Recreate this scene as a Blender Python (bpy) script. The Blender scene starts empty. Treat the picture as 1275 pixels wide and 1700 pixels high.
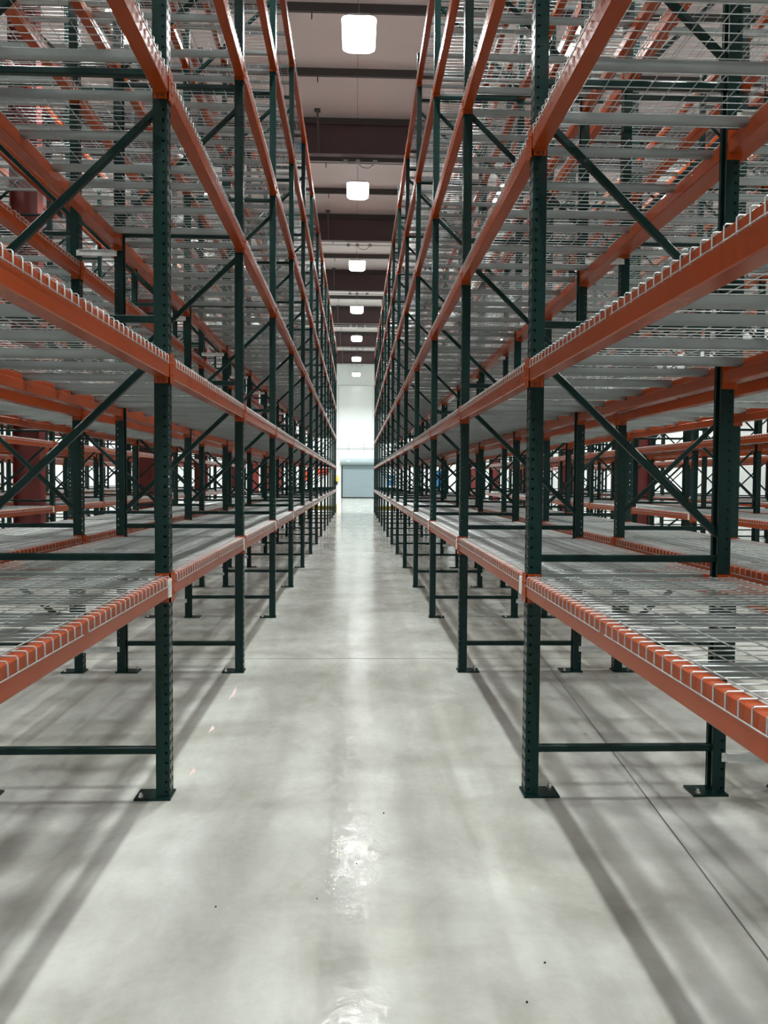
import bpy, math, random
import numpy as np
from mathutils import Matrix, Vector

random.seed(4)
scene = bpy.context.scene
COL = scene.collection

# ------------------------------------------------------------------ camera
F_PX, PITCH, YAW, ROLL, EYE = 1333.0, 0.04057, 0.0356, 0.00654, 1.6
cy, sy, cp, sp = math.cos(YAW), math.sin(YAW), math.cos(PITCH), math.sin(PITCH)
fw = Vector((sy * cp, cy * cp, -sp)); rt = Vector((cy, -sy, 0)); up = rt.cross(fw)
cr, sr = math.cos(ROLL), math.sin(ROLL)
r2 = cr * rt + sr * up; u2 = -sr * rt + cr * up
camd = bpy.data.cameras.new('camera'); cam = bpy.data.objects.new('camera', camd); COL.objects.link(cam)
camd.sensor_fit = 'VERTICAL'; camd.sensor_height = 24.0; camd.lens = 24.0 * F_PX / 1700.0
camd.clip_start = 0.02; camd.clip_end = 300
m = Matrix.Identity(4)
for i in range(3):
    m[i][0] = r2[i]; m[i][1] = u2[i]; m[i][2] = -fw[i]
m.translation = (0, 0, EYE)
cam.matrix_world = m
scene.camera = cam

# ------------------------------------------------------------------ light and exposure
LAMP_STRENGTH = 24.0      # glow of the diffuser itself
LAMP_WATTS = 440.0        # downward light of each lamp
LAMP_SPREAD = 141.0       # cut-off of the reflector, degrees
LAMP_COLOR = (0.97, 1.0, 0.975, 1)
scene.view_settings.view_transform = 'Standard'
scene.view_settings.look = 'None'
scene.view_settings.gamma = 1.0
scene.view_settings.use_curve_mapping = False
scene.view_settings.exposure = -0.50
world = bpy.data.worlds.new('world'); scene.world = world; world.use_nodes = True
world.node_tree.nodes['Background'].inputs[0].default_value = (0.6, 0.65, 0.7, 1)
world.node_tree.nodes['Background'].inputs[1].default_value = 0.01
scene.cycles.max_bounces = 7
scene.cycles.diffuse_bounces = 2
scene.cycles.glossy_bounces = 3
scene.cycles.caustics_reflective = False
scene.cycles.caustics_refractive = False

# ------------------------------------------------------------------ measures of the place
L = 2.624                 # bay pitch
Y1 = 3.982 + 0.0375       # centre of the first frame pair in view
DEPTH = 1.03              # frame depth
POST_W, POST_D = 0.075, 0.066
POST_H = 7.76
LEV_A = [0.985, 2.063, 3.193, 4.565, 5.925, 7.297]
LEV_B = [0.985, 2.063, 3.425, 4.79, 6.16, 7.53]
RAFTER_Y = [22.4 + 7.95 * n for n in range(-4, 6)]
CEIL = 11.45
WALL_Y = 68.0
SIDE = 16.5

# ------------------------------------------------------------------ mesh helpers
class MB:
    def __init__(s): s.v = []; s.f = []; s.mi = []; s.smooth = []
    def add(s, vs, fs, mi=0, smooth=False):
        o = len(s.v); s.v += [tuple(p) for p in vs]
        for f in fs: s.f.append([o + i for i in f]); s.mi.append(mi); s.smooth.append(smooth)
    def box(s, x0, x1, y0, y1, z0, z1, mi=0, caps=True):
        vs = [(x0, y0, z0), (x1, y0, z0), (x1, y1, z0), (x0, y1, z0), (x0, y0, z1), (x1, y0, z1), (x1, y1, z1), (x0, y1, z1)]
        s.add(vs, [(0, 3, 2, 1), (4, 5, 6, 7), (0, 1, 5, 4), (1, 2, 6, 5), (2, 3, 7, 6), (3, 0, 4, 7)], mi)
    def tube(s, pts, r, n=6, mi=0, caps=True, smooth=True):
        pts = [Vector(p) for p in pts]; rings = []
        for i, p in enumerate(pts):
            d = (pts[min(i + 1, len(pts) - 1)] - pts[max(i - 1, 0)]).normalized()
            a = Vector((0, 0, 1)) if abs(d.z) < 0.9 else Vector((0, 1, 0))
            u = d.cross(a).normalized(); w = u.cross(d).normalized()
            rings.append([p + r * (math.cos(t) * u + math.sin(t) * w) for t in [2 * math.pi * (k + .5) / n for k in range(n)]])
        vs = [q for ring in rings for q in ring]; fs = []
        for i in range(len(pts) - 1):
            for k in range(n):
                a = i * n + k; b = i * n + (k + 1) % n
                fs.append((a, b, b + n, a + n))
        s.add(vs, fs, mi, smooth)
        if caps: s.add(rings[0], [tuple(range(n - 1, -1, -1))], mi); s.add(rings[-1], [tuple(range(n))], mi)
    def bar(s, a, b, w, h, mi=0, ref=(0, 1, 0), c=0.0):
        # rectangular (chamfered) bar from a to b; w measured along ref
        a = Vector(a); b = Vector(b); d = (b - a).normalized(); rv = Vector(ref)
        u = (rv - rv.dot(d) * d).normalized(); t = d.cross(u)
        if c > 0:
            pr = [(-w/2+c, -h/2), (w/2-c, -h/2), (w/2, -h/2+c), (w/2, h/2-c), (w/2-c, h/2), (-w/2+c, h/2), (-w/2, h/2-c), (-w/2, -h/2+c)]
        else:
            pr = [(-w/2, -h/2), (w/2, -h/2), (w/2, h/2), (-w/2, h/2)]
        n = len(pr)
        vs = [a + x * u + y * t for x, y in pr] + [b + x * u + y * t for x, y in pr]
        fs = [(i, (i + 1) % n, n + (i + 1) % n, n + i) for i in range(n)] + [tuple(range(n - 1, -1, -1)), tuple(range(n, 2 * n))]
        s.add(vs, fs, mi)
    def prism_y(s, prof, y0, y1, mi=0, closed=True, caps=True):
        n = len(prof)
        vs = [(x, y0, z) for x, z in prof] + [(x, y1, z) for x, z in prof]
        fs = [(i, (i + 1) % n, n + (i + 1) % n, n + i) for i in range(n if closed else n - 1)]
        if caps and closed: fs += [tuple(range(n - 1, -1, -1)), tuple(range(n, 2 * n))]
        s.add(vs, fs, mi)
    def prism_x(s, prof, x0, x1, mi=0, closed=True, smooth=False):
        n = len(prof)
        vs = [(x0, y, z) for y, z in prof] + [(x1, y, z) for y, z in prof]
        fs = [(i, (i + 1) % n, n + (i + 1) % n, n + i) for i in range(n if closed else n - 1)]
        if closed: fs += [tuple(range(n - 1, -1, -1)), tuple(range(n, 2 * n))]
        s.add(vs, fs, mi, smooth)
    def merge(s, o, off=(0, 0, 0), mi=None, flip=False):
        k = len(s.v); sg = -1 if flip else 1
        s.v += [(sg * x + off[0], sg * y + off[1], z + off[2]) for x, y, z in o.v]
        s.f += [[k + i for i in f] for f in o.f]
        s.mi += o.mi if mi is None else [mi] * len(o.f); s.smooth += o.smooth
    def mesh(s, name, *mats):
        me = bpy.data.meshes.new(name); me.from_pydata(s.v, [], s.f)
        for mt in mats: me.materials.append(mt)
        me.polygons.foreach_set('material_index', s.mi)
        me.polygons.foreach_set('use_smooth', s.smooth)
        me.update(); return me

def link(name, data, parent=None, loc=(0, 0, 0), rz=0.0):
    o = bpy.data.objects.new(name, data); COL.objects.link(o)
    o.location = loc; o.rotation_euler = (0, 0, rz)
    if parent: o.parent = parent
    return o
def tag(o, label, cat, group=None, kind=None):
    o['label'] = label; o['category'] = cat
    if group: o['group'] = group
    o['kind'] = kind or o.get('kind') or 'thing'
    return o
def struct(name, mb, *mats, label=None):
    o = link(name, mb.mesh(name, *mats)); o['kind'] = 'structure'
    if label: o['label'] = label; o['category'] = name.split('_')[0]
    return o

# ------------------------------------------------------------------ materials
def mat(name, color, rough=0.5, metal=0.0, spec=0.5, var=0.0, vscale=3.0, bump=0.0, bscale=60.0, coat=0.0):
    mt = bpy.data.materials.new(name); mt.use_nodes = True; nt = mt.node_tree; b = nt.nodes['Principled BSDF']
    b.inputs['Base Color'].default_value = (*color, 1); b.inputs['Roughness'].default_value = rough
    b.inputs['Metallic'].default_value = metal; b.inputs['Specular IOR Level'].default_value = spec
    b.inputs['Coat Weight'].default_value = coat; b.inputs['Coat Roughness'].default_value = 0.08
    tc = nt.nodes.new('ShaderNodeTexCoord')
    if var > 0:
        nz = nt.nodes.new('ShaderNodeTexNoise'); nz.inputs['Scale'].default_value = vscale; nz.inputs['Detail'].default_value = 4
        nt.links.new(tc.outputs['Object'], nz.inputs['Vector'])
        mr = nt.nodes.new('ShaderNodeMapRange'); mr.inputs['From Min'].default_value = .3; mr.inputs['From Max'].default_value = .7
        mr.inputs['To Min'].default_value = 1 - var; mr.inputs['To Max'].default_value = 1 + var
        nt.links.new(nz.outputs['Fac'], mr.inputs['Value'])
        vm = nt.nodes.new('ShaderNodeVectorMath'); vm.operation = 'SCALE'; vm.inputs[0].default_value = color
        nt.links.new(mr.outputs['Result'], vm.inputs['Scale']); nt.links.new(vm.outputs[0], b.inputs['Base Color'])
    if bump > 0:
        n2 = nt.nodes.new('ShaderNodeTexNoise'); n2.inputs['Scale'].default_value = bscale
        nt.links.new(tc.outputs['Object'], n2.inputs['Vector'])
        bp = nt.nodes.new('ShaderNodeBump'); bp.inputs['Strength'].default_value = bump; bp.inputs['Distance'].default_value = 0.01
        nt.links.new(n2.outputs['Fac'], bp.inputs['Height']); nt.links.new(bp.outputs[0], b.inputs['Normal'])
    return mt

M_GREEN = mat('green_enamel', (0.0030, 0.0190, 0.0165), 0.26, spec=0.25, var=0.12, vscale=2, bump=0.05, bscale=40)
M_ORANGE = mat('orange_enamel', (0.32, 0.048, 0.006), 0.24, spec=0.35, var=0.10, vscale=2.5, bump=0.05, bscale=30)
M_GALV = mat('galvanized_wire', (0.40, 0.425, 0.42), 0.36, metal=0.5, var=0.12, vscale=30)
M_CHAN = mat('galvanized_channel', (0.29, 0.32, 0.325), 0.42, metal=0.45, var=0.10, vscale=6)
M_SPACER = mat('galvanized_spacer', (0.62, 0.63, 0.62), 0.4, metal=0.5, var=0.15, vscale=12)
M_BOLT = mat('zinc_bolt', (0.75, 0.75, 0.72), 0.25, metal=0.9)
M_TAG = mat('white_tag', (0.75, 0.78, 0.74), 0.5)
M_MAROON = mat('red_primer_column', (0.16, 0.022, 0.018), 0.45, var=0.12, vscale=1.5)
M_RAFTER = mat('red_oxide_rafter', (0.080, 0.047, 0.051), 0.5, var=0.08, vscale=1)
M_PURLIN = mat('dark_grey_purlin', (0.06, 0.055, 0.055), 0.5)
M_WHITE = mat('white_panel', (0.83, 0.89, 0.885), 0.16, spec=0.5)
M_TRIM = mat('grey_white_trim', (0.55, 0.6, 0.6), 0.4)
M_SIDE = mat('white_side_panel', (0.74, 0.77, 0.76), 0.35)
M_DOOR = mat('blue_grey_slats', (0.30, 0.385, 0.42), 0.4)
M_HOOD = mat('blue_grey_hood', (0.36, 0.45, 0.47), 0.35)
M_DARK = mat('black_rubber', (0.02, 0.02, 0.022), 0.6)
M_YELLOW = mat('safety_yellow', (0.72, 0.55, 0.03), 0.4)
M_BLUE = mat('blue_plastic', (0.02, 0.15, 0.36), 0.35)
M_RED = mat('orange_red_plastic', (0.72, 0.07, 0.02), 0.35)
M_HOUSE = mat('white_lamp_housing', (0.8, 0.8, 0.8), 0.4)
M_COND = mat('grey_conduit', (0.55, 0.56, 0.56), 0.4, metal=0.4)

M_LAMP = bpy.data.materials.new('lamp_diffuser'); M_LAMP.use_nodes = True
nt = M_LAMP.node_tree; nt.nodes.remove(nt.nodes['Principled BSDF'])
em = nt.nodes.new('ShaderNodeEmission'); em.inputs[0].default_value = LAMP_COLOR; em.inputs[1].default_value = LAMP_STRENGTH
nt.links.new(em.outputs[0], nt.nodes['Material Output'].inputs[0])

def concrete():
    mt = bpy.data.materials.new('polished_concrete'); mt.use_nodes = True; nt = mt.node_tree; N = nt.nodes; K = nt.links; b = N['Principled BSDF']
    tc = N.new('ShaderNodeTexCoord')
    def noise(scale, detail=5, rough=.55, sc=(1, 1, 1), dist=0):
        mp = N.new('ShaderNodeMapping'); mp.inputs['Scale'].default_value = sc; K.new(tc.outputs['Object'], mp.inputs['Vector'])
        n = N.new('ShaderNodeTexNoise'); n.inputs['Scale'].default_value = scale; n.inputs['Detail'].default_value = detail
        n.inputs['Roughness'].default_value = rough; n.inputs['Distortion'].default_value = dist
        K.new(mp.outputs[0], n.inputs['Vector']); return n.outputs['Fac']
    def ramp(fac, stops):
        r = N.new('ShaderNodeValToRGB'); e = r.color_ramp.elements
        e[0].position, e[0].color = stops[0]; e[1].position, e[1].color = stops[1]
        for p, c in stops[2:]: x = e.new(p); x.color = c
        K.new(fac, r.inputs[0]); return r.outputs[0]
    def mul(a, c, fac=1.0):
        mx = N.new('ShaderNodeMix'); mx.data_type = 'RGBA'; mx.blend_type = 'MULTIPLY'; mx.inputs[0].default_value = fac
        K.new(a, mx.inputs[6]); K.new(c, mx.inputs[7]); return mx.outputs[2]
    base = ramp(noise(0.9, 6, .6, dist=.6), [(0.30, (0.345, 0.348, 0.32, 1)), (0.70, (0.54, 0.56, 0.535, 1))])
    swirl = ramp(noise(2.6, 7, .65, sc=(1, .45, 1), dist=1.2), [(0.30, (0.82, 0.805, 0.77, 1)), (0.64, (1, 1, 1, 1))])
    fine = ramp(noise(26, 6, .7), [(0.3, (0.94, 0.94, 0.93, 1)), (0.7, (1.03, 1.03, 1.03, 1))])
    c = mul(mul(base, swirl), fine)
    streak = ramp(noise(1.0, 4, .5, sc=(3.0, .12, 1)), [(0.35, (0.93, 0.93, 0.92, 1)), (0.6, (1.02, 1.02, 1.02, 1))])
    c = mul(c, streak)
    K.new(c, b.inputs['Base Color'])
    rr = N.new('ShaderNodeMapRange'); K.new(noise(7, 8, .75, sc=(1, .8, 1), dist=.8), rr.inputs['Value'])
    rr.inputs['From Min'].default_value = .40; rr.inputs['From Max'].default_value = .60
    rr.inputs['To Min'].default_value = .03; rr.inputs['To Max'].default_value = .24
    K.new(rr.outputs[0], b.inputs['Roughness'])
    b.inputs['Specular IOR Level'].default_value = 0.13
    bp = N.new('ShaderNodeBump'); bp.inputs['Strength'].default_value = .07; bp.inputs['Distance'].default_value = .02
    K.new(noise(14, 6, .65), bp.inputs['Height']); K.new(bp.outputs[0], b.inputs['Normal'])
    return mt
M_FLOOR = concrete()
M_JOINT = mat('saw_cut_joint', (0.10, 0.098, 0.09), 0.7)
M_DIRT = mat('dark_grit', (0.06, 0.05, 0.04), 0.8)

def ceiling_mat():
    mt = mat('white_insulation', (0.62, 0.59, 0.59), 0.45); nt = mt.node_tree; b = nt.nodes['Principled BSDF']
    tc = nt.nodes.new('ShaderNodeTexCoord'); sx = nt.nodes.new('ShaderNodeSeparateXYZ'); nt.links.new(tc.outputs['Object'], sx.inputs[0])
    mo = nt.nodes.new('ShaderNodeMath'); mo.operation = 'PINGPONG'; mo.inputs[1].default_value = 0.92; nt.links.new(sx.outputs[0], mo.inputs[0])
    lt = nt.nodes.new('ShaderNodeMath'); lt.operation = 'LESS_THAN'; lt.inputs[1].default_value = 0.008; nt.links.new(mo.outputs[0], lt.inputs[0])
    nz = nt.nodes.new('ShaderNodeTexNoise'); nz.inputs['Scale'].default_value = .7; nt.links.new(tc.outputs['Object'], nz.inputs['Vector'])
    mx = nt.nodes.new('ShaderNodeMix'); mx.data_type = 'RGBA'; mx.inputs[6].default_value = (0.70, 0.655, 0.66, 1); mx.inputs[7].default_value = (0.77, 0.73, 0.73, 1)
    nt.links.new(nz.outputs['Fac'], mx.inputs[0])
    m2 = nt.nodes.new('ShaderNodeMix'); m2.data_type = 'RGBA'; m2.inputs[7].default_value = (0.36, 0.34, 0.34, 1)
    nt.links.new(mx.outputs[2], m2.inputs[6]); nt.links.new(lt.outputs[0], m2.inputs[0]); nt.links.new(m2.outputs[2], b.inputs['Base Color'])
    return mt
M_CEIL = ceiling_mat()

# ------------------------------------------------------------------ the building
b = MB(); b.box(-SIDE, SIDE, -14, WALL_Y, -0.2, 0); struct('floor', b, M_FLOOR)
b = MB(); b.box(-SIDE, SIDE, -14, WALL_Y, CEIL, CEIL + .15); struct('ceiling', b, M_CEIL)
b = MB(); b.box(-SIDE, SIDE, WALL_Y, WALL_Y + .2, 0, CEIL); struct('wall_end', b, M_WHITE)
b = MB(); b.box(-SIDE, SIDE, -14.2, -14, 0, CEIL); struct('wall_back', b, M_SIDE)
b = MB(); b.box(-SIDE - .2, -SIDE, -14, WALL_Y, 0, CEIL); struct('wall_left', b, M_SIDE)
b = MB(); b.box(SIDE, SIDE + .2, -14, WALL_Y, 0, CEIL); struct('wall_right', b, M_SIDE)
# thin vertical and horizontal panel seams on the end wall
b = MB()
for x in [-1.47 + 2.9 * i for i in range(-5, 7)]: b.box(x - .02, x + .02, WALL_Y - .02, WALL_Y, 3.5, 9.5)
b.box(-SIDE, SIDE, WALL_Y - .02, WALL_Y, 9.45, 9.5)
struct('trim_1', b, M_TRIM)
# floor joints
b = MB(); b.box(-SIDE, SIDE, 7.105, 7.111, 0.0, 0.0015)
for yy in (22.9, 38.4, 54.0): b.box(-SIDE, SIDE, yy - .003, yy + .003, 0.0, 0.0015)
JX = lambda y: 1.212 + .0672 * y
b.add([(JX(-6), -6, .0015), (JX(-6) + .007, -6, .0015), (JX(30) + .007, 30, .0015), (JX(30), 30, .0015)], [(0, 1, 2, 3)])
struct('trim_2', b, M_JOINT)

# rafters (I-beams across the building), purlins, end columns
for n, ry in enumerate(RAFTER_Y):
    b = MB()
    b.box(-SIDE, SIDE, ry - .01, ry + .01, 10.47, 11.3)
    b.box(-SIDE, SIDE, ry - .11, ry + .11, 10.46, 10.485)
    b.box(-SIDE, SIDE, ry - .11, ry + .11, 11.26, 11.28)
    for x in (-12, -8, -4, 4, 8, 12): b.box(x - .008, x + .008, ry - .10, ry + .10, 10.485, 11.26)
    o = struct('beam_%d' % (n + 1), b, M_RAFTER)
k = 0
for ry in RAFTER_Y:
    for j in (0, 1, 2):
        y = ry + 2.65 * j
        if y > WALL_Y - .3: continue
        b = MB(); b.prism_x([(y - .04, 11.27), (y + .03, 11.27), (y + .03, 11.275), (y - .035, 11.275), (y - .035, CEIL), (y - .04, CEIL)], -SIDE, SIDE)
        b.prism_x([(y + .03, 11.27), (y + .03, 11.29), (y + .025, 11.29), (y + .025, 11.27)], -SIDE, SIDE)
        k += 1; struct('beam_%d' % (20 + k), b, M_PURLIN)
# flange braces from purlin down to rafter, small purlin clips
for n, ry in enumerate(RAFTER_Y[1:]):
    if ry - 2 < 0: continue
    b = MB()
    b.bar((-1.05, ry - .85, 11.30), (-1.05, ry - .10, 10.50), .05, .05)
    b.box(-1.13, -.97, ry - .92, ry - .80, 11.24, 11.30)
    o = link('flange_brace', b.mesh('flange_brace', M_PURLIN)); 
    o['kind'] = 'structure'
for n in range(len(RAFTER_Y) - 1):
    for j in (1, 2):
        y = RAFTER_Y[n] + 2.65 * j
        if y < 8: continue
        b = MB(); b.box(-.97, -.945, y - .03, y + .0, 11.12, 11.27)
        o = link('purlin_clip', b.mesh('purlin_clip', M_PURLIN)); o['kind'] = 'structure'

# building columns: wide-flange sections painted red
colm = MB()
colm.box(-.22, .22, -.008, .008, 0, 10.46)
colm.box(-.24, -.22, -.125, .125, 0, 10.46); colm.box(.22, .24, -.125, .125, 0, 10.46)
colm.box(-.28, .28, -.18, .18, 0, .025)
for z in (2.4, 4.8, 7.2): colm.box(-.22, .22, -.11, .11, z, z + .012)
cme = colm.mesh('steel_column', M_MAROON)
ordn = ['nearest', 'second', 'third', 'fourth', 'fifth', 'sixth', 'seventh', 'eighth', 'ninth', 'tenth', 'eleventh', 'twelfth', 'thirteenth', 'fourteenth', 'fifteenth', 'sixteenth']
for X, sd in ((-5.775, 'left'), (8.02, 'right')):
    for q, ry in enumerate(RAFTER_Y[3:]):
        o = link('steel_column', cme, None, (X, ry, 0)); o['kind'] = 'structure'

# roller door with hood and guides in the end wall
b = MB()
for i in range(36):
    z = i * .08
    b.prism_x([(WALL_Y - .10, z + .004), (WALL_Y - .125, z + .03), (WALL_Y - .125, z + .05), (WALL_Y - .10, z + .076), (WALL_Y - .08, z + .076), (WALL_Y - .08, z + .004)], -1.12, 2.5)
door = struct('door_1', b, M_DOOR)
b = MB(); b.prism_x([(WALL_Y + math.cos(t) * .30 - .2, 3.08 + .29 * math.sin(t)) for t in [2 * math.pi * i / 14 for i in range(14)]], -1.31, 2.68, smooth=False)
link('door_hood', b.mesh('door_hood', M_HOOD), door)
for x in (-1.20, 2.5):
    b = MB(); b.box(x, x + .10, WALL_Y - .16, WALL_Y, 0, 2.95); link('door_guide', b.mesh('door_guide', M_DARK if x < 0 else M_HOOD), door)
b = MB(); b.box(-1.12, 2.5, WALL_Y - .15, WALL_Y - .08, 0.0, .09); link('bottom_bar', b.mesh('bottom_bar', M_DARK), door)
b = MB(); b.box(-.75, -.48, WALL_Y - .515, WALL_Y - .495, 3.06, 3.14); link('label_plate', b.mesh('label_plate', M_TAG), door)

# pipe run on the end wall
b = MB(); b.tube([(-SIDE, WALL_Y - .12, 4.27), (SIDE, WALL_Y - .12, 4.27)], .03, 8)
for x in (-.59, .73): b.tube([(x, WALL_Y - .09, 3.75), (x, WALL_Y - .09, 4.75)], .025, 8)
tag(link('wall_pipe', b.mesh('wall_pipe', M_COND)), 'thin grey pipe running across the white end wall above the roller door', 'pipe')
# things on the end wall
b = MB(); b.box(-.19, .19, -.16, 0, 1.42, 1.92)
o = link('control_box', b.mesh('control_box', M_YELLOW), None, (-1.66, WALL_Y, 0)); tag(o, 'yellow control box on the end wall left of the roller door', 'control box')
b = MB(); b.box(-.14, .14, -.10, 0, 1.12, 1.42); link('lower_panel', b.mesh('lower_panel', M_DARK), o)
b = MB(); b.box(-.10, .10, -.18, -.16, 1.72, 1.84); link('display', b.mesh('display', M_TAG), o)
for x, z0, z1, w, mt, nm in ((-2.75, 1.95, 2.5, .95, M_RED, 'orange-red board hung high on the end wall left of the roller door'),
                             (-4.0, 1.45, 2.35, .45, M_RED, 'narrow upright orange-red board on the end wall, furthest left'),
                             (2.95, 1.1, 1.95, .55, M_BLUE, 'blue upright board on the end wall beside the roller door'),
                             (7.3, .9, 2.3, .8, M_BLUE, 'large blue board on the end wall, right of the smaller blue one')):
    b = MB(); b.box(-w / 2, w / 2, -.06, 0, z0, z1); b.box(-w / 2 - .02, w / 2 + .02, -.04, -.01, z0 - .02, z1 + .02)
    o = link('wall_board', b.mesh('wall_board', mt), None, (x, WALL_Y - .001, 0)); tag(o, nm, 'board')
    if mt is M_BLUE:
        b = MB(); b.box(-w * .3, w * .3, -.066, -.06, (z0 + z1) / 2, (z0 + z1) / 2 + .12); link('white_stripe', b.mesh('white_stripe', M_TAG), o)

# ------------------------------------------------------------------ lamps
LAMP_Z = 9.75
LAMP_Y = [15.1 + 7.98 * n for n in range(-3, 7)]
LAMP_X = [(0.02, 'over the centre aisle'), (-4.15, 'over the next aisle on the left'), (4.15, 'over the next aisle on the right'),
          (-8.45, 'over the second aisle on the left'), (8.75, 'over the second aisle on the right'),
          (-13.2, 'over the far left floor'), (13.2, 'over the far right floor')]
LD = bpy.data.lights.new('lamp_light', 'AREA'); LD.shape = 'RECTANGLE'; LD.size = .20; LD.size_y = .90
LD.energy = LAMP_WATTS; LD.color = LAMP_COLOR[:3]; LD.spread = math.radians(LAMP_SPREAD)
hs = MB(); W, H = .31, .54
def rrect(w, h, r, n=4):
    out = []
    for cx, cy_, a0 in ((w - r, h - r, 0), (-w + r, h - r, 90), (-w + r, -h + r, 180), (w - r, -h + r, 270)):
        for i in range(n + 1):
            a = math.radians(a0 + 90 * i / n); out.append((cx + r * math.cos(a), cy_ + r * math.sin(a)))
    return out
rr = rrect(W, H, .12); n = len(rr)
hs.add([(x, y, .05) for x, y in rr] + [(x * .8, y * .85, .13) for x, y in rr], [(i, (i + 1) % n, n + (i + 1) % n, n + i) for i in range(n)] + [tuple(range(n, 2 * n))])
hs.box(-.08, .08, -.22, .22, .13, .20)
ds = MB()
ds.add([(x, y, .05) for x, y in rr] + [(x * .98, y * .98, -.04) for x, y in rr] + [(x * .8, y * .86, -.09) for x, y in rr],
       [(i, n + i, n + (i + 1) % n, (i + 1) % n) for i in range(n)] + [(n + i, 2 * n + i, 2 * n + (i + 1) % n, n + (i + 1) % n) for i in range(n)] + [tuple(range(3 * n - 1, 2 * n - 1, -1))])
hw = MB()
for s_ in (-1, 1): hw.tube([(0, s_ * .2, .2), (0, 0, .72)], .004, 4)
hw.tube([(0, 0, .72), (0, 0, CEIL - LAMP_Z)], .004, 4)
me_h, me_d, me_w = hs.mesh('lamp_housing', M_HOUSE), ds.mesh('lamp_diffuser', M_LAMP), hw.mesh('hanging_wire', M_COND)
for X, phrase in LAMP_X:
    for q, y in enumerate(LAMP_Y):
        if y < -2 and abs(X) > 5: continue
        vis = [yy for yy in LAMP_Y if yy > 12]
        if y > 12: nm = 'white high-bay lamp %s, %s from the camera' % (phrase, ordn[vis.index(y)])
        else: nm = 'high-bay lamp %s, %s' % (phrase, ['near the back wall', 'behind the camera', 'just before the first one in view'][q])
        o = link('high_bay_lamp', None, None, (X, y, LAMP_Z)); tag(o, nm, 'lamp', 'high-bay lamps ' + phrase)
        link('housing', me_h, o); link('diffuser', me_d, o); link('hanging_wire', me_w, o)
        lo = link('lamp_light', LD, o, (0, 0, -.095))
# conduits with junction boxes along the rafters
for q, ry in enumerate(RAFTER_Y[2:]):
    o = link('conduit', None, None, (0, ry + .35, 10.42)); tag(o, 'grey conduit with junction boxes below the ceiling girder, %s from the camera' % ordn[q], 'conduit', 'conduits below the girders')
    b = MB(); b.tube([(-SIDE + .1, 0, 0), (SIDE - .1, 0, 0)], .018, 6); link('pipe', b.mesh('conduit_pipe', M_COND), o)
    for x in (-.32, .02, .5):
        b = MB(); b.box(x - .06, x + .06, -.05, .05, -.06, .05); link('junction_box', b.mesh('junction_box', M_COND), o)
    b = MB(); b.tube([(.04, 0, -.05), (.15, 0, -.14), (.32, 0, -.16), (.47, 0, -.05)], .009, 5); link('cable', b.mesh('conduit_cable', M_DARK), o)

# ------------------------------------------------------------------ rack pieces
def cell(mb, P, u, v, w, h, cx, cz, hole, mi=0):
    # rectangle w x h at P with an 8-point hole around (cx, cz)
    ou = [(w, h / 2), (w, h), (cx, h), (0, h), (0, h / 2), (0, 0), (cx, 0), (w, 0)]
    pts = [P + a * u + c * v for a, c in ou] + [P + (cx + a) * u + (cz + c) * v for a, c in hole]
    mb.add(pts, [(i, (i + 1) % 8, 8 + (i + 1) % 8, 8 + i) for i in range(8)], mi)
def post_mesh():
    mb = MB(); pit = POST_H / 158
    rd = [(math.cos(a) * .0068, math.sin(a) * .0068) for a in [math.radians(45 * i) for i in range(8)]]
    td = [(.011, .002), (.009, .010), (0, .0135), (-.009, .010), (-.011, .002), (-.0055, -.012), (0, -.0145), (.0055, -.012)]
    for i in range(158):
        z = i * pit; Z = Vector((0, 0, 1))
        for y0 in (-POST_W / 2, 0):   # aisle face, two columns of teardrop slots
            cell(mb, Vector((0, y0, z)), Vector((0, 1, 0)), Z, POST_W / 2, pit, .0165 if y0 < 0 else .021, pit / 2, td)
        # the two sides with one column of round holes
        cell(mb, Vector((0, -POST_W / 2, z)), Vector((1, 0, 0)), Z, POST_D, pit, .018, pit / 2, rd)
        cell(mb, Vector((0, POST_W / 2, z)), Vector((1, 0, 0)), Z, POST_D, pit, .018, pit / 2, rd)
    for s_ in (-1, 1):
        y = s_ * POST_W / 2
        mb.add([(POST_D, y, 0), (POST_D, y - s_ * .016, 0), (POST_D, y - s_ * .016, POST_H), (POST_D, y, POST_H)], [(0, 1, 2, 3)])
        mb.add([(POST_D, y - s_ * .016, 0), (POST_D - .01, y - s_ * .016, 0), (POST_D - .01, y - s_ * .016, POST_H), (POST_D, y - s_ * .016, POST_H)], [(0, 1, 2, 3)])
    me = mb.mesh('post', M_GREEN)
    import bmesh
    bm = bmesh.new(); bm.from_mesh(me); bmesh.ops.remove_doubles(bm, verts=bm.verts, dist=1e-5)
    bmesh.ops.recalc_face_normals(bm, faces=bm.faces)
    bmesh.ops.solidify(bm, geom=bm.faces[:], thickness=.0022)
    bm.to_mesh(me); bm.free()
    return me
ME_POST = post_mesh()
def plate_mb():
    p = MB(); x1, y1 = .172, .066
    pr = [(-.008, -y1), (x1, -y1), (x1, y1), (-.008, y1)]
    p.box(-.008, x1, -y1, y1, 0, .011)
    return p
def bolt_mb():
    p = MB()
    for (x, y) in ((.142, .042),):
        p.tube([(x, y, .011), (x, y, .016)], .014, 10); p.tube([(x, y, .016), (x, y, .028)], .010, 6, smooth=False); p.tube([(x, y, .028), (x, y, .034)], .006, 8)
    return p
ME_PLATE = plate_mb().mesh('base_plate', M_GREEN); ME_BOLT = bolt_mb().mesh('anchor_bolt', M_BOLT)
HZ = [.235, 1.207, 2.378, 3.56, 4.745, 5.93, 7.115]
def hbrace(z): p = MB(); p.bar((.020, 0, z), (DEPTH - .020, 0, z), .036, .036, c=.005); return p
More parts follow.
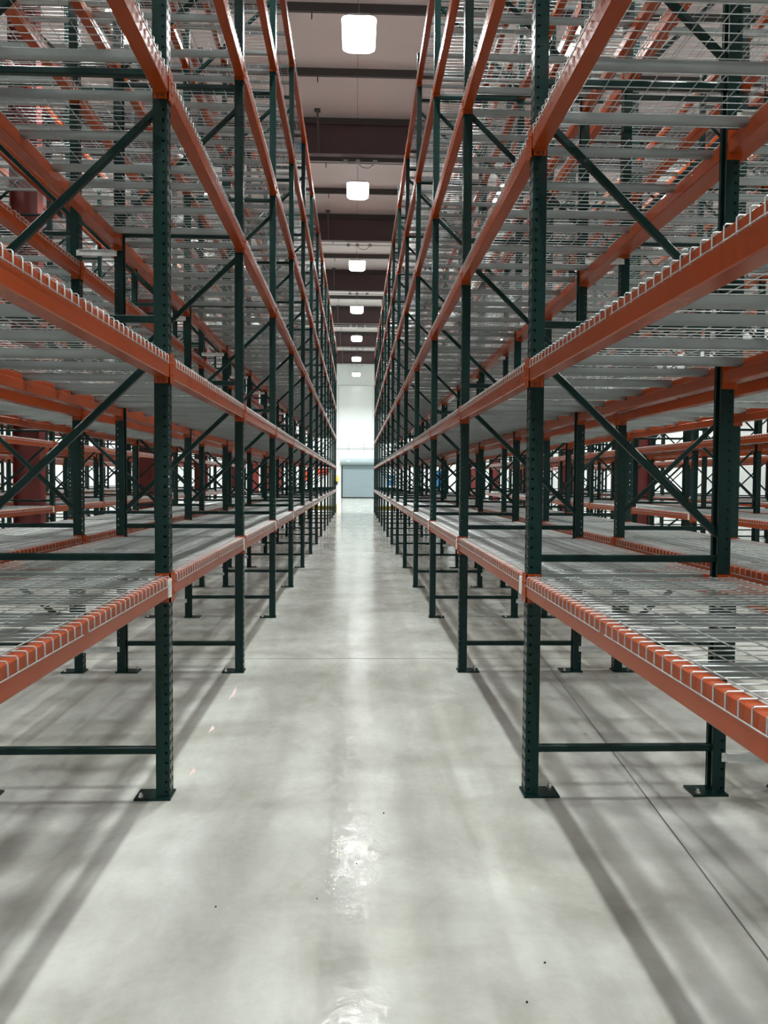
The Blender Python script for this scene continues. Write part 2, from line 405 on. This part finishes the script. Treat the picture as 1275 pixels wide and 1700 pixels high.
def dbrace(i):
    z0, z1 = HZ[i], HZ[i + 1]; p = MB()
    if i == 0: p.bar((DEPTH - .03, 0, z0 + .08), (.03, 0, z1 - .12), .034, .036, c=.005)
    else: p.bar((DEPTH - .03, 0, z0 + .10), (.03, 0, z1 - .15), .034, .036, c=.005)
    return p
ME_H = hbrace(0).mesh('horizontal_brace', M_GREEN)
ME_DG = [dbrace(i).mesh('diagonal_brace', M_GREEN) for i in range(6)]

def me_to_mb(me, mi=0):
    p = MB(); p.v = [tuple(v.co) for v in me.vertices]; p.f = [list(f.vertices) for f in me.polygons]; p.mi = [mi] * len(p.f); p.smooth = [False] * len(p.f); return p
def simple_frame(with0):
    p = MB(); post = me_to_mb(ME_POST); p.merge(post); p.merge(post, (DEPTH, 0, 0), flip=True)
    p.merge(plate_mb()); p.merge(plate_mb(), (DEPTH, 0, 0), flip=True)
    for z in HZ: p.merge(hbrace(z))
    for i in range(0 if with0 else 1, 6): p.merge(dbrace(i))
    return p.mesh('upright_frame', M_GREEN)
ME_FR = {False: simple_frame(False), True: simple_frame(True)}

def frame(x, y, rz, full, with0, label, group):
    if not full:
        o = link('upright_frame', ME_FR[with0], None, (x, y, 0), rz); return tag(o, label, 'rack frame', group)
    o = link('upright_frame', None, None, (x, y, 0), rz); tag(o, label, 'rack frame', group)
    for X, r in ((0, 0), (DEPTH, math.pi)):
        link('post', ME_POST, o, (X, 0, 0.010), r)
        pl = link('base_plate', ME_PLATE, o, (X, 0, 0), r); link('anchor_bolt', ME_BOLT, pl)
    for z in HZ: link('horizontal_brace', ME_H, o, (0, 0, z))
    for i in range(0 if with0 else 1, 6): link('diagonal_brace', ME_DG[i], o)
    return o

BL = L - POST_W                       # clear beam length
def beam_mb():
    p = MB(); z0, z1 = .028, .128; c = .004; x0 = -.008
    prof = [(x0 + c, z0), (x0, z0 + c), (x0, z1 - c), (x0 + c, z1), (.036, z1), (.040, z1 - c), (.040, z1 - .040), (.058, z1 - .040), (.062, z1 - .044), (.062, z0 + c), (.058, z0)]
    prof = prof[::-1]
    p.prism_y(prof, -BL / 2 + .004, BL / 2 - .004)
    return p
def conn_mb(s_):
    # angle connector wrapping the post: side plate plus aisle lip, with rivet heads
    p = MB(); y = s_ * BL / 2
    p.box(-.010, POST_D - .002, min(y, y - s_ * .005), max(y, y - s_ * .005), 0, .145)
    p.box(-.012, -.002, min(y - s_ * .005, y + s_ * .034), max(y - s_ * .005, y + s_ * .034), 0, .145)
    for z in (.045, .10): p.tube([(-.012, y + s_ * .018, z), (-.017, y + s_ * .018, z)], .006, 8)
    return p
def hole_mb(s_):
    p = MB(); y = s_ * (BL / 2 - .0052)
    for z in (.014, .134): 
        p.tube([(.020, y, z), (.020, y - s_ * .0006, z)], .0065, 10)
        p.box(.044, .050, min(y, y - s_ * .0006), max(y, y - s_ * .0006), z - .011 if z < .1 else z - .008, z + .011 if z < .1 else z + .008)
    return p
def tag_mb():
    p = MB(); p.box(-.0155, -.0085, -BL / 2 + .012, -BL / 2 + .062, .032, .122); return p
ME_BEAM = beam_mb().mesh('load_beam', M_ORANGE)
def conn_full(s_): p = conn_mb(s_); p.merge(hole_mb(s_), mi=1); return p
ME_CONN = {s_: conn_full(s_).mesh('connector', M_ORANGE, M_DARK) for s_ in (-1, 1)}
ME_TAG = tag_mb().mesh('label_plate', M_TAG)
def beam_simple_mb():
    p = beam_mb(); p.merge(conn_full(-1)); p.merge(conn_full(1)); return p
ME_BEAM1 = beam_simple_mb().mesh('load_beam', M_ORANGE, M_DARK)
bt = beam_simple_mb(); bt.merge(tag_mb(), mi=2); ME_BEAM1T = bt.mesh('load_beam', M_ORANGE, M_DARK, M_TAG)

DL = 1.19                             # wire deck length along the row
def deck_wires(n=6, lod=0):
    p = MB(); r = .0022; zt = .134; x0, x1 = -.014, DEPTH + .014; nw = 20
    for i in range(nw):
        y = -DL / 2 + i * DL / (nw - 1)
        if lod: p.tube([(x0, y, zt - .044), (x0, y, zt), (x1, y, zt), (x1, y, zt - .044)], r, 4, caps=False)
        else: p.tube([(x0, y, zt - .044), (x0, y, zt - .005), (x0 + .005, y, zt), (x1 - .005, y, zt), (x1, y, zt - .005), (x1, y, zt - .044)], r, n)
    for i in range(11):
        x = .03 + i * (DEPTH - .06) / 10
        p.tube([(x, -DL / 2, zt + .0055), (x, DL / 2, zt + .0055)], r, n if not lod else 4, caps=not lod)
    for x in (x0 - .004, x1 + .004): p.tube([(x, -DL / 2 - .008, zt - .042), (x, DL / 2 + .008, zt - .042)], r, n if not lod else 4, caps=not lod)
    return p
def channel_mb(y, lod=0):
    # rolled trough running from beam step to beam step under the wires
    p = MB(); w, d = .025, .033; zt = .129; k = 6 if not lod else 3
    arc = [(y - w, zt)] + [(y - w * math.cos(math.pi * (i + .0) / k) * .92, zt - .006 - d * math.sin(math.pi * i / k)) for i in range(k + 1)] + [(y + w, zt)]
    p.prism_x(arc, .043, DEPTH - .043, closed=False, smooth=True)
    if not lod: p.prism_x([(a, c + .0015) for a, c in arc][::-1], .043, DEPTH - .043, closed=False, smooth=True)
    return p
CH_Y = (-.49, 0, .49)
ME_WIRE = deck_wires().mesh('wire_deck', M_GALV)
ME_CH = {y: channel_mb(y).mesh('support_channel', M_CHAN) for y in CH_Y}
def deck_lod():
    p = deck_wires(4, 1)
    for y in CH_Y: p.merge(channel_mb(y, 1), mi=1)
    return p
def deck_one():
    p = deck_wires(4, 0)
    for y in CH_Y: p.merge(channel_mb(y, 0), mi=1)
    return p
ME_DECK1 = deck_one().mesh('wire_deck', M_GALV, M_CHAN)

# ------------------------------------------------------------------ rack rows
# name, aisle-face x, direction of depth (+1/-1), levels, first frame k, near-full frames, phrase
A_R, A_L = 0.865, -0.918
ROWS = [
    dict(x=A_R, s=1, lev=LEV_A, k0=-2, ph='right aisle row', rank=1.0, w0=False),
    dict(x=A_L, s=-1, lev=LEV_B, k0=-2, ph='left aisle row', rank=1.0, w0=False),
    dict(x=3.205, s=-1, lev=LEV_B, k0=-2, ph='second row on right', rank=1.5, w0=True),
    dict(x=-3.255, s=1, lev=LEV_A, k0=-2, ph='second row on left', rank=1.5, w0=True),
    dict(x=5.05, s=1, lev=LEV_A, k0=1, ph='third row on right', rank=2.3, w0=False),
    dict(x=-5.05, s=-1, lev=LEV_B, k0=1, ph='third row on left', rank=2.3, w0=False, dy=-.85, skip=RAFTER_Y),
    dict(x=7.38, s=-1, lev=LEV_B, k0=2, ph='fourth row on right', rank=3.2, w0=True),
    dict(x=-7.70, s=1, lev=LEV_A, k0=2, ph='fourth row on left', rank=3.2, w0=True, dy=-.85),
    dict(x=9.35, s=1, lev=LEV_A, k0=4, ph='fifth row on right', rank=4.5, w0=False),
    dict(x=-9.45, s=-1, lev=LEV_B, k0=4, ph='fifth row on left', rank=4.5, w0=False),
    dict(x=11.7, s=-1, lev=LEV_B, k0=5, ph='sixth row on right', rank=6, w0=True),
    dict(x=-11.8, s=1, lev=LEV_A, k0=5, ph='sixth row on left', rank=6, w0=True),
]
KN = 13
LEVN = ['lowest', 'second', 'third', 'fourth', 'fifth', 'top']
def kname(k): return {-2: 'behind the camera', -1: 'beside the camera'}.get(k, ordn[k] + ' ahead of the camera' if k >= 0 else '')
def bname(k): return {-2: 'bay behind the camera', -1: 'bay beside the camera'}.get(k, ordn[k] + ' full bay ahead' if k >= 0 else '')
def project(x, y, z):
    d = Vector((x, y, z - EYE)); zz = d.dot(fw)
    if zz < .05: return None
    return 637.5 + F_PX * d.dot(r2) / zz, 850 - F_PX * d.dot(u2) / zz, zz

beams, decks = [], []
for R in ROWS:
    s_ = R['s']; rz = 0 if s_ > 0 else math.pi
    for k in range(R['k0'], KN + 1):
        y = Y1 + k * L + R.get('dy', 0)
        full = (R['rank'] <= 1.0 and k <= 7 and k >= -1) or (R['rank'] == 1.5 and 0 <= k <= 5) or (R['rank'] == 2.3 and 2 <= k <= 4)
        frame(R['x'], y, rz, full, R['w0'], 'dark green upright frame of the %s, %s' % (R['ph'], kname(k)), 'upright frames of the ' + R['ph'])
    for k in range(R['k0'], KN):
        ym = Y1 + (k + .5) * L + R.get('dy', 0)
        for li, z in enumerate(R['lev']):
            for e in (0, 1):
                bx = R['x'] + (0 if e == 0 else s_ * DEPTH); brz = rz if e == 0 else rz + math.pi
                pr = [project(bx, ym + t * BL / 2, z) for t in (-1, -.5, 0, .5, 1)]
                vis = [q for q in pr if q and -40 < q[0] < 1315 and -40 < q[1] < 1740]
                sc = (len(vis) and max(len(vis), 1) / 5 / min(q[2] for q in vis) / R['rank'] * (1 if e == 0 else .6)) or 0
                beams.append((sc, bx, ym, z, brz, li, e, R, k))
            for e in (0, 1):
                dy = (-1 if e == 0 else 1) * (DL / 2 + .035)
                if any(abs(ry - ym - dy) < DL / 2 + .15 for ry in R.get('skip', ())): continue
                pr = [project(R['x'] + s_ * a * DEPTH, ym + dy + t, z) for a in (0, .5, 1) for t in (-.5, 0, .5)]
                vis = [q for q in pr if q and -20 < q[0] < 1295 and -20 < q[1] < 1720]
                sc = (len(vis) and len(vis) / 9 / min(q[2] for q in vis) / R['rank']) or 0
                decks.append((sc, R['x'], ym + dy, z, rz, li, e, R, k))
beams.sort(key=lambda t: -t[0]); decks.sort(key=lambda t: -t[0])

for n, (sc, x, y, z, rz, li, e, R, k) in enumerate(beams[:300]):
    lab = 'orange beam, %s edge of %s, %s level, %s' % ('aisle' if e == 0 else 'rear', R['ph'], LEVN[li], bname(k))
    g = 'orange load beams of the ' + R['ph']
    tagd = (li == 0 and e == 0)
    if n < 130:
        o = link('load_beam', ME_BEAM, None, (x, y, z), rz); tag(o, lab, 'beam', g)
        for q in (-1, 1): link('connector', ME_CONN[q], o)
        if tagd: link('label_plate', ME_TAG, o)
    else:
        o = link('load_beam', ME_BEAM1T if tagd else ME_BEAM1, None, (x, y, z), rz); tag(o, lab, 'beam', g)
for n, (sc, x, y, z, rz, li, e, R, k) in enumerate(decks[:300]):
    lab = 'wire deck, %s, %s level, %s, %s half' % (R['ph'], LEVN[li], bname(k), 'near' if e == 0 else 'far')
    g = 'galvanized wire decks of the ' + R['ph']
    if n < 110:
        o = link('wire_deck', ME_WIRE, None, (x, y, z), rz); tag(o, lab, 'wire deck', g)
        for q in CH_Y: link('support_channel', ME_CH[q], o)
    else:
        o = link('wire_deck', ME_DECK1, None, (x, y, z), rz); tag(o, lab, 'wire deck', g)

def mass(name, proto, items, mats, label, cat):
    V = np.array(proto.v, dtype=np.float32); nv = len(V)
    quads = [f for f in proto.f if len(f) == 4]; qm = [m_ for f, m_ in zip(proto.f, proto.mi) if len(f) == 4]; qs = [m_ for f, m_ in zip(proto.f, proto.smooth) if len(f) == 4]
    Q = np.array(quads, dtype=np.int32); T = len(items)
    out = np.empty((T, nv, 3), np.float32)
    for i, (x, y, z, flip) in enumerate(items):
        sg = np.array([-1, -1, 1] if flip else [1, 1, 1], np.float32); out[i] = V * sg + np.array([x, y, z], np.float32)
    idx = (Q[None] + (np.arange(T, dtype=np.int32) * nv)[:, None, None]).reshape(-1)
    me = bpy.data.meshes.new(name); me.vertices.add(T * nv); me.vertices.foreach_set('co', out.reshape(-1))
    me.loops.add(len(idx)); me.loops.foreach_set('vertex_index', idx)
    nq = T * len(Q); me.polygons.add(nq); me.polygons.foreach_set('loop_start', np.arange(nq, dtype=np.int32) * 4)
    for mt in mats: me.materials.append(mt)
    me.polygons.foreach_set('material_index', np.tile(np.array(qm, np.int32), T))
    me.polygons.foreach_set('use_smooth', np.tile(np.array(qs, bool), T))
    me.update(calc_edges=True); me.validate()
    o = link(name, me); o['kind'] = 'stuff'; tag(o, label, cat)
    return o
fl = lambda rz: (round(rz / math.pi) % 2) == 1
bl = beam_mb(); 
def conn_lod(s_):
    p = MB(); y = s_ * BL / 2
    p.box(-.012, POST_D, min(y, y - s_ * .005), max(y, y - s_ * .005), 0, .145); p.box(-.012, -.002, min(y, y + s_ * .034), max(y, y + s_ * .034), 0, .145); return p
bl.merge(conn_lod(-1)); bl.merge(conn_lod(1))
mass('load_beams', bl, [(x, y, z, fl(rz)) for (sc, x, y, z, rz, *_r) in beams[300:]], (M_ORANGE,), 'remaining orange beams of the distant and outer rack rows', 'beams')
mass('wire_decks', deck_lod(), [(x, y, z, fl(rz)) for (sc, x, y, z, rz, *_r) in decks[300:]], (M_GALV, M_CHAN), 'remaining galvanized wire decks of the distant and outer rack rows', 'wire decks')

# row spacers tying back-to-back frames
def spacer(x0, x1, y, z, full):
    w = x1 - x0; b = MB(); b.box(0, w, -.003, .0, -.024, .024); b.box(0, w, -.022, 0, .021, .024); b.box(0, w, -.022, 0, -.024, -.021)
    for xx in (-.022, w): b.box(xx, xx + .022, -.006, 0, -.022, .022); b.tube([(xx + .011, -.006, 0), (xx + .011, -.014, 0)], .007, 6)
    return b.mesh('row_spacer', M_SPACER)
FL_R = (A_R + DEPTH, 3.205 - DEPTH); FL_L = (-3.255 + DEPTH, A_L - DEPTH)
SPZ = ((.195, 'near the floor'), (3.40, 'at the third level'), (6.6, 'near the top'))
for (x0, x1), sd in ((FL_R, 'right'), (FL_L, 'left')):
    me = None
    for k in range(0, KN + 1):
        for z, zn in SPZ:
            if me is None: me = spacer(x0, x1, 0, 0, True)
            o = link('row_spacer', me, None, (x0, Y1 + k * L - POST_W / 2 - .001, z))
            tag(o, 'grey spacer bar between the back-to-back %s rows, %s, frame %s' % (sd, zn, ordn[k]), 'spacer bar', 'row spacers of the %s rows' % sd)

# yellow guard rails at the far end of the rows
for x0, x1, nm in ((-3.25, -.95, 'behind the left rows'), (.95, 3.2, 'behind the right rows'), (-7.5, -5.1, 'behind the third rows out on left'), (5.1, 7.3, 'behind the third rows out on right')):
    y = Y1 + KN * L + .45
    o = link('guard_rail', None, None, ((x0 + x1) / 2, y, 0)); tag(o, 'low yellow steel guard rail %s' % nm, 'guard rail', 'yellow guard rails')
    w = (x1 - x0) / 2
    for x in (-w, w): b = MB(); b.box(x - .05, x + .05, -.05, .05, 0, .42); b.box(x - .1, x + .1, -.1, .1, 0, .012); link('post', b.mesh('guard_post', M_YELLOW), o)
    b = MB(); b.prism_x([(.05, .12), (.09, .14), (.06, .18), (.09, .22), (.06, .26), (.09, .30), (.05, .32), (.045, .32), (.045, .12)], -w, w); link('rail', b.mesh('guard_rail_beam', M_YELLOW), o)

# blue tape on a left frame, bits of grit on the floor, pink chalk mark
b = MB(); b.tube([(0, 0, -.05), (.02, 0, 0), (0, 0, .06), (-.02, 0, .09)], .018, 6)
tag(link('tape', b.mesh('tape', M_BLUE), None, (A_L - .10, Y1 + 4 * L - .06, 7.42)), 'scrap of blue tape high on the fifth frame of the left aisle row', 'tape')
ys = ((358 - 590, 1516), (640 - 590, 1358), (528 - 590, 1504), (888 - 590, 1690), (595 - 590, 1444), (918 - 590, 1621))
lb = ('dark speck of grit on the left side of the foreground floor', 'dark speck of grit in the aisle centre between the first frames', 'tiny dark speck on the foreground floor left of the centre reflection',
      'dark speck of grit at the bottom right of the foreground floor', 'tiny dark speck inside the centre floor reflection', 'small dark speck on the foreground floor right of centre')
for (dx, py), l_ in zip(ys, lb):
    Y = EYE * F_PX / (py - 794.5); X = dx / F_PX * Y * 1.0
    r = .004 if 'tiny' not in l_ else .0028
    b = MB(); b.tube([(0, 0, 0), (r * .2, 0, r * .7), (0, r * .2, r * 1.1)], r, 6, caps=True)
    tag(link('grit', b.mesh('grit', M_DIRT), None, (X, Y, 0)), l_, 'grit', 'specks of grit on the floor')

# faint pink chalk strokes on the floor beside the first left frame
M_CHALK = mat('pink_chalk', (0.62, 0.48, 0.45), 0.7)
for q, (px, py, ln) in enumerate(((388, 1152, .38), (352, 1212, .16), (320, 1284, .14))):
    Y = EYE * F_PX / (py - 794.5); X = (px - 590.5) / F_PX * Y
    b = MB(); pts = [(-.004, -ln / 2), (.004, -ln / 2 + .02), (.007, 0), (.003, ln / 2 - .03), (0, ln / 2), (-.005, ln / 4), (-.004, 0)]
    b.add([(x, y, .0012) for x, y in pts], [tuple(range(len(pts)))])
    b.add([(x + .012, y * .6, .0012) for x, y in pts], [tuple(range(len(pts)))])
    tag(link('chalk_mark', b.mesh('chalk_mark', M_CHALK), None, (X, Y, 0)), ('long faint pink chalk stroke on the aisle floor near the second left frame', 'short faint pink chalk stroke between the first and second left frames', 'faint pink chalk dab on the floor beside the first left post')[q], 'chalk mark', 'pink chalk marks')
